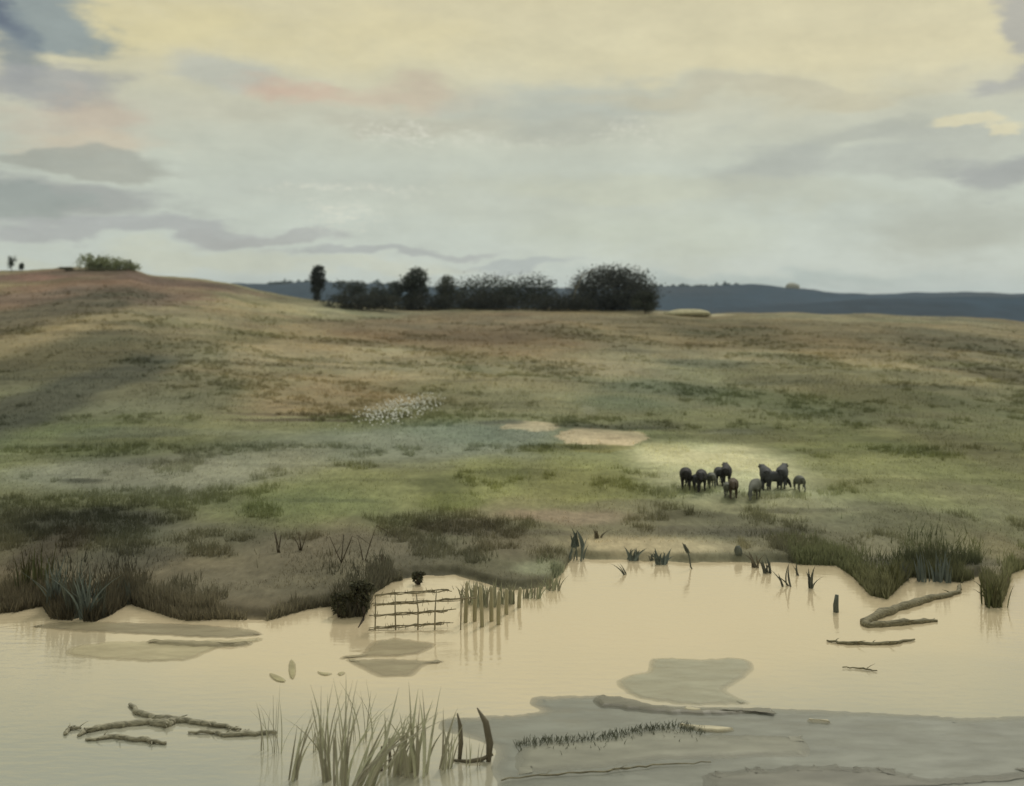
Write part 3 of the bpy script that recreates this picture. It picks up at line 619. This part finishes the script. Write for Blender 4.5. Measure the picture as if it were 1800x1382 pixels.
# small plants on the middle shore
for (x, y, h_, n, s, w, mm, ln, lab, nm) in (
  (1112,985,28,14,9,6,REEDB,0,'bushy teal water plant on the pale mud shore, left of its twin','water_plant'),
  (1162,992,30,14,9,6,REEDB,0,'bushy teal water plant on the pale mud shore, right of its twin','water_plant'),
  (1146,984,14,4,4,4,REEDD,0,'tiny dark sprout between the two teal plants','water_plant'),
  (1100,1010,26,3,5,3.5,REEDD,-.3,'dark leaning blades in the water below the left teal plant','water_plant'),
  (1328,998,30,7,6,6,BROWN,-.1,'grey-brown plant at the water edge, right of the dark pebble','water_plant'),
  (1350,1008,32,8,7,5,REEDD,-.1,'dark leafy plant at the water edge where the bank bends down','water_plant'),
  (1385,1030,44,5,10,5,REEDD,-.3,'dark V-shaped blades standing in water below the bank','water_plant'),
  (1405,1012,26,3,3,4,REEDD,-.25,'small slanting dark blade right of the V-shaped blades','water_plant'),
  (1427,1034,44,4,4,6,REEDD,-.1,'stout dark upright blades, rightmost along the middle shore','water_plant'),
  (1012,985,44,9,14,4,REEDB,.1,'spiky blue-grey plant where the left bank meets the pale shore','water_plant'),
  (1015,962,36,8,10,7,REEDB,0,'blue-grey tuft on the bank above the spiky plant','water_plant'),
  (1050,946,20,6,6,5,BROWN,0,'small brown tuft on the pale upper shore','water_plant')):
    reeds(x, y, h_, n, s, w, mm, lab, ln, nm, 'plant', on='water' if y > 984 else 'ground', bend=.5)
# curled stem
X, Y, Z = wat(1214, 1000); sc = Y/F
mb = MB(); mb.tube([(.15,0,-.15),(0,0,.1),(-.05,0,.5),(-.15,0,.9),(-.28,0,1.2)], [.04,.035,.04,.04,.02], 6)
o = empty('curled_stem', (X, Y, 0)); tag(o, 'single curved stem with a folded leaf, middle of the pale shore', 'stem')
mb.build('stem', REEDD, o)
mb = MB(); mb.blade((-.12,0,.75), .55, .24, (-.35,0), (-.2,0), .2, 6); mb.build('leaf', REEDD, o)
X, Y, Z = at(1298, 974); rock('pebble', (X, Y, Z+.1), .34, (98,102,92), 'dark oval stone on the pale mud shore', 'stone', (.6,.6,1.0), 5)
X, Y, _ = wat(1469, 1076); o = empty('post', (X, Y, 0)); mb = MB(); mb.tube([(.03,0,-.5),(.0,0,.3),(.05,0,.72)], [.11,.12,.07], 8, .08)
o2 = mb.build('post', REEDD, loc=(X, Y, 0)); bpy.data.objects.remove(o); tag(o2, 'short dark stump standing alone in the water near the right bank', 'stump'); o2.name = 'stump'

# dark overhanging bush in the middle of the bank
def overhang(px, py, wpx, hpx, label, n=1500, dangle=True):
    X, Y, _ = wat(px, py); sc = Y/F
    t = empty('overhanging_bush', (X, Y, 0)); tag(t, label, 'bush')
    w, h = wpx*sc/2, hpx*sc
    link('crown', crown([(-.6*w,0,h*.62,w*.4,w*.5,h*.22),(-.75*w,.2,h*.3,w*.22,w*.3,h*.3),(.35*w,0,h*.42,w*.4,w*.5,h*.36),(.5*w,-.2,h*.2,w*.2,w*.3,h*.2),(-.1*w,.3*w,h*.8,w*.8,w*.5,h*.16),(.8*w,.1,h*.78,w*.4,w*.4,h*.12)], n, .085, (72,72,56), fuzz=.24), M_leaf, t)
    mb = MB()
    for i in range(5):
        a = random.uniform(-.7, .7)*w; mb.tube([(a*.3,.1,-.15),(a*.6,0,h*.3),(a,0,h*.8)], [.05,.04,.015], 5)
    mb.build('trunk', BARK, t)
    if dangle:
        mb = MB(); mb.tube([(.3*w,-.2,h*.3),(.42*w,-.35,.22),(.36*w,-.45,.02),(.25*w,-1.6,.015)], [.08,.06,.05,.015], 6, .1); mb.build('root', BARK, t)
overhang(634, 1084, 40, 64, 'dark dripping bush at the left end of the hurdle', 1100)
overhang(597, 1086, 28, 44, 'smaller dark bush left of the dripping one', 550, False)
overhang(735, 1028, 20, 24, 'small dark bush above the hurdle at the bank top', 260, False)

# ------------------------------------------------------------------ wattle hurdle standing in the water
RAIL = mat('weathered_rail', (146,138,114), .85, .35, 7, bump=.4)
STAKE = mat('pale_stake', (168,162,132), .8, .2, 4, stretch=(1,1,.3), bump=.3)
X0, Y0, _ = wat(648, 1108); X1, Y1, _ = wat(800, 1102)
hu = empty('wattle_hurdle', (X0, Y0, 0)); tag(hu, 'old brushwood hurdle with four rough rails standing in the water', 'hurdle')
L_ = X1-X0; dY = Y1-Y0
for z, l in ((.06, 1.0), (.58, 1.05), (1.0, 1.25), (1.4, 1.0)):
    mb = MB()
    for k in range(4):
        P = []; R = []; oz = random.uniform(-.05,.05); a = random.uniform(0,.1); e2 = l-random.uniform(0,.15)
        for j in range(13):
            t = a+(e2-a)*j/12; P.append((L_*t, dY*t+random.uniform(-.05,.05), z+oz+.10*t+random.uniform(-.03,.03))); R.append(random.uniform(.012,.026))
        mb.tube(P, R, 5)
    for k in range(26):
        t = random.uniform(0, l); q = random.uniform(.06,.2)
        mb.tube([(L_*t, dY*t, z+.1*t),(L_*t+random.uniform(-.08,.08), dY*t-.05, z+.1*t+q*random.choice((-1,1)))], [.014,.006], 4)
    mb.build('rail', RAIL, hu)
for i in range(5):
    t = .03+i*.26+random.uniform(-.05,.05); mb = MB(); mb.tube([(L_*t,.06,-.4),(L_*t+random.uniform(-.04,.04),.06,.8),(L_*t+random.uniform(-.08,.08),.06,1.5+random.uniform(-.2,.15))], [.03,.028,.018], 6, .1)
    mb.build('upright', RAIL, hu)
sg = 'pale stakes right of the hurdle'
for k, (x, y, h_) in enumerate(((818,1094,72),(834,1092,66),(848,1102,74),(864,1092,62),(876,1098,60),(890,1080,46),(912,1068,36))):
    X, Y, _ = wat(x, y); hh = h_*Y/F; mb = MB(); lx = random.uniform(-.1,.1)
    mb.tube([(0,0,-.4),(lx*.4,0,hh*.5),(lx,0,hh*.93),(lx*1.05,0,hh)], [.085,.085,.075,.03], 7, .1)
    o = mb.build('pale_stake', STAKE, loc=(X, Y, 0))
    tag(o, ['tall pale stake nearest the hurdle','pale stake second from the hurdle','tallest pale stake, midway along the row','pale stake fourth from the hurdle','pale stake third from the right end of the row','short pale stake, second from the right end','shortest pale stake at the right end of the row'][k], 'stake', sg)

# bare bent twigs on the bank
TW = mat('twig', (92,84,70), .9, .25, 5)
for k, (x, y, hpx, lab) in enumerate(((490,972,40,'bare scribbled twigs on the brown bank, leftmost'),(530,968,36,'small forked bare twig right of the scribbled twigs'),(600,990,60,'tall pair of bare stems in the middle of the bank'),(640,985,62,'arching bare stem curving over the bank'),(676,1000,30,'short bare stem right of the arching one'))):
    X, Y, Z = at(x, y); h = hpx*Y/F; mb = MB()
    for j in range(4 if k != 3 else 2):
        a = random.uniform(-.5,.5); q = h*random.uniform(.6, 1)
        mb.tube([(random.uniform(-.1,.1),0,-.1),(a*.4*h,0,q*.5),(a*h*.8,random.uniform(-.1,.1),q),(a*h*1.2+(.5*h if k == 3 else 0),0,q*(.9 if k != 3 else .6))], [.03,.025,.02,.008], 5)
    tag(mb.build('bare_twig', TW, loc=(X, Y, Z)), lab, 'twig')

# ------------------------------------------------------------------ cattle
def skin_mesh(nodes, edges, root):
    me = bpy.data.meshes.new('cow'); names = list(nodes)
    me.from_pydata([nodes[k][0] for k in names], [], [(names.index(a), names.index(b)) for a, b in edges]); me.update()
    o = bpy.data.objects.new('cow_tmp', me); C.objects.link(o)
    md = o.modifiers.new('s', 'SKIN'); md.use_smooth_shade = True
    if not me.skin_vertices: me.skin_vertices.new()
    for i, k in enumerate(names):
        r = nodes[k][1]; me.skin_vertices[0].data[i].radius = r if isinstance(r, tuple) else (r, r)
        me.skin_vertices[0].data[i].use_root = (k == root)
    sd = o.modifiers.new('d', 'SUBSURF'); sd.levels = 2; sd.render_levels = 2
    dg = bpy.context.evaluated_depsgraph_get(); out = bpy.data.meshes.new_from_object(o.evaluated_get(dg))
    bpy.data.objects.remove(o); bpy.data.meshes.remove(me)
    return out
def cow_mesh(pose, k=0.0):
    # faces +x; withers about 1.38 m
    N = {'pelvis':((-.72,0,1.06),(.34,.32)),'loin':((-.35,0,1.02),(.39,.38)),'belly':((.05,0,.97),(.42,.42)),'chest':((.45,0,1.0),(.36,.42)),
         'rump':((-.92,0,1.14),.17)}
    if pose == 'graze':
        N.update({'neck':((.85,.02+k,.86),(.15,.19)),'poll':((1.18,.05+k,.5),(.11,.12)),'face':((1.27,.06+k,.3),(.085,.09)),'muzzle':((1.32,.06+k,.13),(.07,.07)),
                  'ear_l':((1.13,.24+k,.5),.035),'ear_r':((1.13,-.14+k,.5),.035),'horn_l':((1.12,.2+k,.68),.02),'horn_r':((1.12,-.1+k,.68),.02)})
    else:
        N.update({'neck':((.84,.02+k*.5,1.14),(.18,.22)),'poll':((1.14,.04+k,1.22),(.13,.14)),'face':((1.32,.05+k,1.06),(.11,.11)),'muzzle':((1.46,.06+k,.9),(.09,.085)),
                  'ear_l':((1.1,.27+k,1.2),.04),'ear_r':((1.1,-.19+k,1.2),.04),'horn_l':((1.14,.2+k,1.36),.02),'horn_r':((1.14,-.12+k,1.36),.02)})
    E = [('pelvis','loin'),('loin','belly'),('belly','chest'),('chest','neck'),('neck','poll'),('poll','face'),('face','muzzle'),('poll','ear_l'),('poll','ear_r'),('poll','horn_l'),('poll','horn_r'),('pelvis','rump')]
    for s, n in ((1,'l'),(-1,'r')):
        st = .1*s*(1 if k >= 0 else -1)
        N['sh'+n] = ((.48,.19*s,.80),.13); N['kn'+n] = ((.50+st,.19*s,.42),.065); N['ho'+n] = ((.49+st*1.5,.19*s,.07),.055)
        N['hi'+n] = ((-.68,.2*s,.86),.17); N['st'+n] = ((-.60,.21*s,.62),.11); N['hk'+n] = ((-.80-st,.2*s,.42),.065); N['hh'+n] = ((-.76-st,.2*s,.07),.055)
        E += [('chest','sh'+n),('sh'+n,'kn'+n),('kn'+n,'ho'+n),('pelvis','hi'+n),('hi'+n,'st'+n),('st'+n,'hk'+n),('hk'+n,'hh'+n)]
    N['tail1'] = ((-1.0,0,.85),.03); N['tail2'] = ((-1.02,.03,.5),.025); N['tail3'] = ((-1.02,.04,.36),.045)
    E += [('rump','tail1'),('tail1','tail2'),('tail2','tail3')]
    return skin_mesh(N, E, 'pelvis')
def hide(name, col): return mat(name, col, .75, .3, 2.2, .25)
BLK, SLATE, BRN, GRY = hide('black_hide', (50,49,50)), hide('slate_hide', (64,66,68)), hide('brown_hide', (80,70,58)), hide('grey_hide', (100,102,94))
P_ = [cow_mesh('graze', .0), cow_mesh('up', .12), cow_mesh('graze', -.15), cow_mesh('up', -.1)]
cg = 'cattle grazing on the pale grass'
for (x, y, pz, deg, mm, sc, lab) in (
  (1205,864,2,84,BLK,1.1,'largest black cow at the left end of the herd, head up, seen end on'),
  (1224,866,0,86,SLATE,.82,'low slate-coloured calf pressed between the two leftmost cows'),
  (1233,868,3,-98,BLK,1.05,'black cow second from the left facing the pond'),
  (1250,862,2,88,GRY,.8,'faint grey-green calf between the left pair and the middle pair'),
  (1264,856,0,84,SLATE,.92,'slate cow of the middle pair, left one'),
  (1277,857,1,76,BLK,1.02,'black cow of the middle pair, right one with its head raised'),
  (1289,880,3,-99,BRN,.92,'narrow brown cow standing nearest the pond below the middle pair'),
  (1279,878,0,78,GRY,.75,'small grey calf close beside the narrow brown cow'),
  (1327,882,2,-112,GRY,.95,'grey cow grazing alone nearer the pond, right of centre'),
  (1346,864,1,82,SLATE,1.1,'dark slate cow with raised head in the right-hand group'),
  (1362,866,0,20,SLATE,.95,'slate-grey cow seen from the side in the right-hand group'),
  (1375,862,3,72,SLATE,1.1,'slate cow standing behind the grey one seen from the side'),
  (1404,868,2,96,GRY,.8,'pale grey cow grazing at the right end of the herd')):
    X, Y, Z = at(x, y-4)
    o = link('cow', P_[pz].copy(), None, None, (X, Y, Z-.03), math.radians(deg)); o.data.materials.clear(); o.data.materials.append(mm)
    o.scale = (sc, sc, sc); tag(o, lab, 'cow', cg)

# ------------------------------------------------------------------ air
hb = bmesh.new(); bmesh.ops.create_cube(hb, size=1)
for v in hb.verts: v.co = Vector((v.co.x*12600, 2050+v.co.y*4900, 37+v.co.z*106))
me = bpy.data.meshes.new('haze'); hb.to_mesh(me); hb.free()
m = bpy.data.materials.new('haze_air'); m.use_nodes = True; nt = m.node_tree
nt.nodes.remove(nt.nodes['Principled BSDF']); pv = nt.nodes.new('ShaderNodeVolumePrincipled')
pv.inputs['Color'].default_value = (.62, .74, .86, 1); pv.inputs['Density'].default_value = .00006; pv.inputs['Anisotropy'].default_value = 0
nt.links.new(pv.outputs[0], nt.nodes['Material Output'].inputs['Volume'])
HAZE = True
if HAZE: tag(link('haze', me, m), kind='stuff')

# ------------------------------------------------------------------ sky
SUN_EL, SUN_AZ = math.radians(48), math.radians(25)      # azimuth from +Y towards +X
w = bpy.data.worlds.new('World'); S.world = w; w.use_nodes = True; nt = w.node_tree; nd = nt.nodes; lk = nt.links
bg = nd['Background']; bg.inputs['Strength'].default_value = .1
sk = nd.new('ShaderNodeTexSky'); sk.sky_type = 'NISHITA'; sk.sun_disc = False; sk.sun_elevation = SUN_EL; sk.sun_rotation = SUN_AZ
def math_(op, a, b=None, c=None, clamp=False):
    n = nd.new('ShaderNodeMath'); n.operation = op; n.use_clamp = clamp
    for i, v in enumerate((a, b, c)):
        if v is None: continue
        if isinstance(v, (int, float)): n.inputs[i].default_value = v
        else: lk.new(v, n.inputs[i])
    return n.outputs[0]
tc = nd.new('ShaderNodeTexCoord'); sp = nd.new('ShaderNodeSeparateXYZ'); lk.new(tc.outputs['Generated'], sp.inputs[0])
AZ = math_('ARCTAN2', sp.outputs[0], sp.outputs[1]); EL = math_('ARCSINE', sp.outputs[2])
cb = nd.new('ShaderNodeCombineXYZ'); lk.new(AZ, cb.inputs[0]); lk.new(EL, cb.inputs[1])
def noise(scale, sx, sy, det=5, rough=.55, off=0.0, dist=0.0):
    mp = nd.new('ShaderNodeMapping'); mp.inputs['Scale'].default_value = (sx, sy, 1); mp.inputs['Location'].default_value = (off, off*.7, off)
    lk.new(cb.outputs[0], mp.inputs[0]); n = nd.new('ShaderNodeTexNoise'); n.inputs['Scale'].default_value = scale; n.inputs['Detail'].default_value = det
    n.inputs['Roughness'].default_value = rough; n.inputs['Distortion'].default_value = dist; lk.new(mp.outputs[0], n.inputs['Vector']); return n.outputs['Fac']
nx = math_('MULTIPLY', math_('SUBTRACT', noise(9, 1, 2.2, off=3), .5), .16)
ny = math_('MULTIPLY', math_('SUBTRACT', noise(9, 1, 2.6, off=11), .5), .07)
AZd, ELd = math_('ADD', AZ, nx), math_('ADD', EL, ny)
def az_of(px): return math.atan2(px-CX, F)
def el_of(px, py): return math.atan2(EYE-py, math.hypot(F, px-CX))
rp = nd.new('ShaderNodeValToRGB'); cr = rp.color_ramp
stops = [(530,(188,200,197)),(480,(196,204,195)),(400,(194,201,189)),(300,(193,198,182)),(200,(198,197,174)),(110,(214,206,168)),(20,(212,203,164)),(-130,(218,206,162)),(-200,(196,192,164)),(-330,(184,184,164)),(-700,(190,192,180))]
T0, T1 = el_of(900, 530), el_of(900, -700)
while len(cr.elements) < len(stops): cr.elements.new(.5)
for el_, (py, c) in zip(cr.elements, stops):
    el_.position = (el_of(900, py)-T0)/(T1-T0); el_.color = (*lin(c), 1)
mr = nd.new('ShaderNodeMapRange'); mr.inputs[1].default_value = T0; mr.inputs[2].default_value = T1; lk.new(math_('ADD', EL, math_('MULTIPLY', ny, .35)), mr.inputs[0]); lk.new(mr.outputs[0], rp.inputs[0])
col = rp.outputs['Color']
def mixc(fac, a, b):
    n = nd.new('ShaderNodeMix'); n.data_type = 'RGBA'
    for s, v in ((0, fac), (6, a), (7, b)):
        if isinstance(v, tuple): n.inputs[s].default_value = (*v, 1)
        elif isinstance(v, (int, float)): n.inputs[s].default_value = v
        else: lk.new(v, n.inputs[s])
    return n.outputs[2]
wisp = noise(7, 1, 4.5, 7, .62, 5, .4)
CLOUD = [ # x, y, half width, half height, colour, strength, softness
 (280,50,230,55,(216,204,152),.6,.95),(620,60,260,50,(220,208,160),.5,.9),(1450,90,420,80,(217,207,166),.7,.95),
 (80,40,140,60,(138,150,150),.9,.35),(10,90,60,70,(120,130,134),.8,.6),(-10,20,40,40,(96,104,116),.8,.6),(80,152,150,34,(160,160,156),.8,.5),
 (140,205,120,40,(194,176,154),.7,.8),(150,250,130,30,(202,188,162),.7,.7),(150,287,170,20,(162,163,150),.8,.5),
 (130,345,190,40,(156,158,153),.85,.5),(40,352,90,30,(148,156,149),.7,.4),(210,402,270,24,(166,168,166),.8,.4),(480,414,170,13,(170,172,168),.8,.4),
 (690,442,180,11,(168,172,170),.8,.4),(890,468,150,12,(172,180,178),.8,.4),(300,458,300,24,(198,202,184),.8,.6),(640,468,150,14,(200,204,187),.7,.5),
 (410,135,140,36,(188,189,174),.8,.7),(520,163,100,30,(204,176,152),.8,.9),(700,168,160,28,(200,184,158),.75,.9),(480,200,200,24,(192,189,166),.6,.8),(720,222,220,24,(184,181,160),.7,.7),
 (1000,180,200,50,(180,184,170),.8,.8),(1180,165,160,30,(184,185,166),.7,.8),(560,330,260,40,(194,199,186),.5,.9),(1130,410,260,60,(196,201,180),.5,.9),(1010,230,110,24,(180,181,164),.6,.6),(1330,165,380,20,(194,188,160),.7,.7),(1500,236,150,30,(174,176,162),.7,.6),(1660,250,130,32,(176,178,165),.6,.6),
 (1340,300,120,56,(170,173,162),.8,.6),(1620,290,280,22,(172,175,164),.6,.7),(1740,300,100,34,(156,158,154),.8,.6),(1680,405,170,66,(174,178,165),.75,.7),(1420,350,130,30,(184,186,166),.5,.7),
 (1795,70,50,120,(158,158,156),.7,.6),(1700,226,100,14,(222,213,174),.8,.3),(1300,492,420,16,(176,189,184),.8,.9),(900,350,420,60,(190,193,176),.5,.9),(1100,330,300,30,(196,198,174),.5,.8)]
for (x, y, rx, ry, c, k, soft) in CLOUD:
    soft = min(1.1, soft+.18)
    a = math_('MULTIPLY', math_('SUBTRACT', AZd, az_of(x)), F/rx); b_ = math_('MULTIPLY', math_('SUBTRACT', ELd, el_of(x, y)), F/ry)
    d2 = math_('ADD', math_('MULTIPLY', a, a), math_('MULTIPLY', b_, b_))
    q = math_('ADD', math_('SUBTRACT', 1.25, math_('SQRT', d2)), math_('MULTIPLY', math_('SUBTRACT', wisp, .5), 1.4))
    n = nd.new('ShaderNodeMapRange'); n.interpolation_type = 'SMOOTHSTEP'; n.inputs[1].default_value = .25-soft*.25; n.inputs[2].default_value = .25+soft*.75; n.inputs[3].default_value = 0; n.inputs[4].default_value = k
    lk.new(q, n.inputs[0]); col = mixc(n.outputs[0], col, lin(c))
# broken bright wisps
fine = noise(95, 1, 2.8, 8, .85, 8)
for (x, y, rx, ry, k) in ((720,236,130,42,.75),(640,328,230,18,.85),(600,388,100,34,.7),(1120,228,90,34,.7),(880,245,200,20,.4)):
    a = math_('MULTIPLY', math_('SUBTRACT', AZd, az_of(x)), F/rx); b_ = math_('MULTIPLY', math_('SUBTRACT', ELd, el_of(x, y)), F/ry)
    q = math_('SUBTRACT', 1.2, math_('SQRT', math_('ADD', math_('MULTIPLY', a, a), math_('MULTIPLY', b_, b_))), clamp=True)
    n = nd.new('ShaderNodeMapRange'); n.inputs[1].default_value = .57; n.inputs[2].default_value = .74; n.inputs[3].default_value = 0; n.inputs[4].default_value = k
    lk.new(math_('ADD', fine, math_('MULTIPLY', q, .12)), n.inputs[0])
    col = mixc(math_('MULTIPLY', n.outputs[0], math_('MULTIPLY', q, 1.6, clamp=True)), col, lin((226,224,206)))
mott = noise(11, 1, 2.3, 12, .72, 21)
n = nd.new('ShaderNodeMapRange'); n.inputs[1].default_value = .25; n.inputs[2].default_value = .75; n.inputs[3].default_value = .87; n.inputs[4].default_value = 1.13; lk.new(mott, n.inputs[0])
vm = nd.new('ShaderNodeVectorMath'); vm.operation = 'SCALE'; lk.new(col, vm.inputs[0]); lk.new(n.outputs[0], vm.inputs[3])
vs_ = nd.new('ShaderNodeVectorMath'); vs_.operation = 'SCALE'; lk.new(vm.outputs[0], vs_.inputs[0])
# overcast sky: brighter towards the zenith
zen = nd.new('ShaderNodeMapRange'); zen.inputs[1].default_value = T1; zen.inputs[2].default_value = 1.3; zen.inputs[3].default_value = 10.0; zen.inputs[4].default_value = 19.0; lk.new(EL, zen.inputs[0]); lk.new(zen.outputs[0], vs_.inputs[3])
fin = mixc(.93, sk.outputs[0], vs_.outputs[0])
lk.new(fin, bg.inputs['Color'])

sl = bpy.data.lights.new('sun', 'SUN'); sl.energy = 1.5; sl.angle = math.radians(12); sl.color = (1, .94, .84)
so = bpy.data.objects.new('sun', sl); C.objects.link(so)
dv = Vector((math.sin(SUN_AZ)*math.cos(SUN_EL), math.cos(SUN_AZ)*math.cos(SUN_EL), math.sin(SUN_EL)))
so.rotation_euler = dv.to_track_quat('Z', 'Y').to_euler(); so.location = (0, 0, 60)

# ------------------------------------------------------------------ camera
cam = bpy.data.cameras.new('camera'); co = bpy.data.objects.new('camera', cam); C.objects.link(co)
cam.sensor_width = 36; cam.lens = 40; co.location = (0, 0, H); co.rotation_euler = (math.pi/2, 0, 0)
cam.shift_y = -(691-EYE)/1800; cam.clip_end = 20000; cam.dof.use_dof = True; cam.dof.focus_distance = 42; cam.dof.aperture_fstop = .32; cam.clip_start = .1
S.camera = co
S.view_settings.view_transform = 'Standard'; S.view_settings.look = 'None'; S.view_settings.exposure = 0; S.view_settings.gamma = 1
S.cycles.volume_bounces = 0; S.cycles.max_bounces = 6
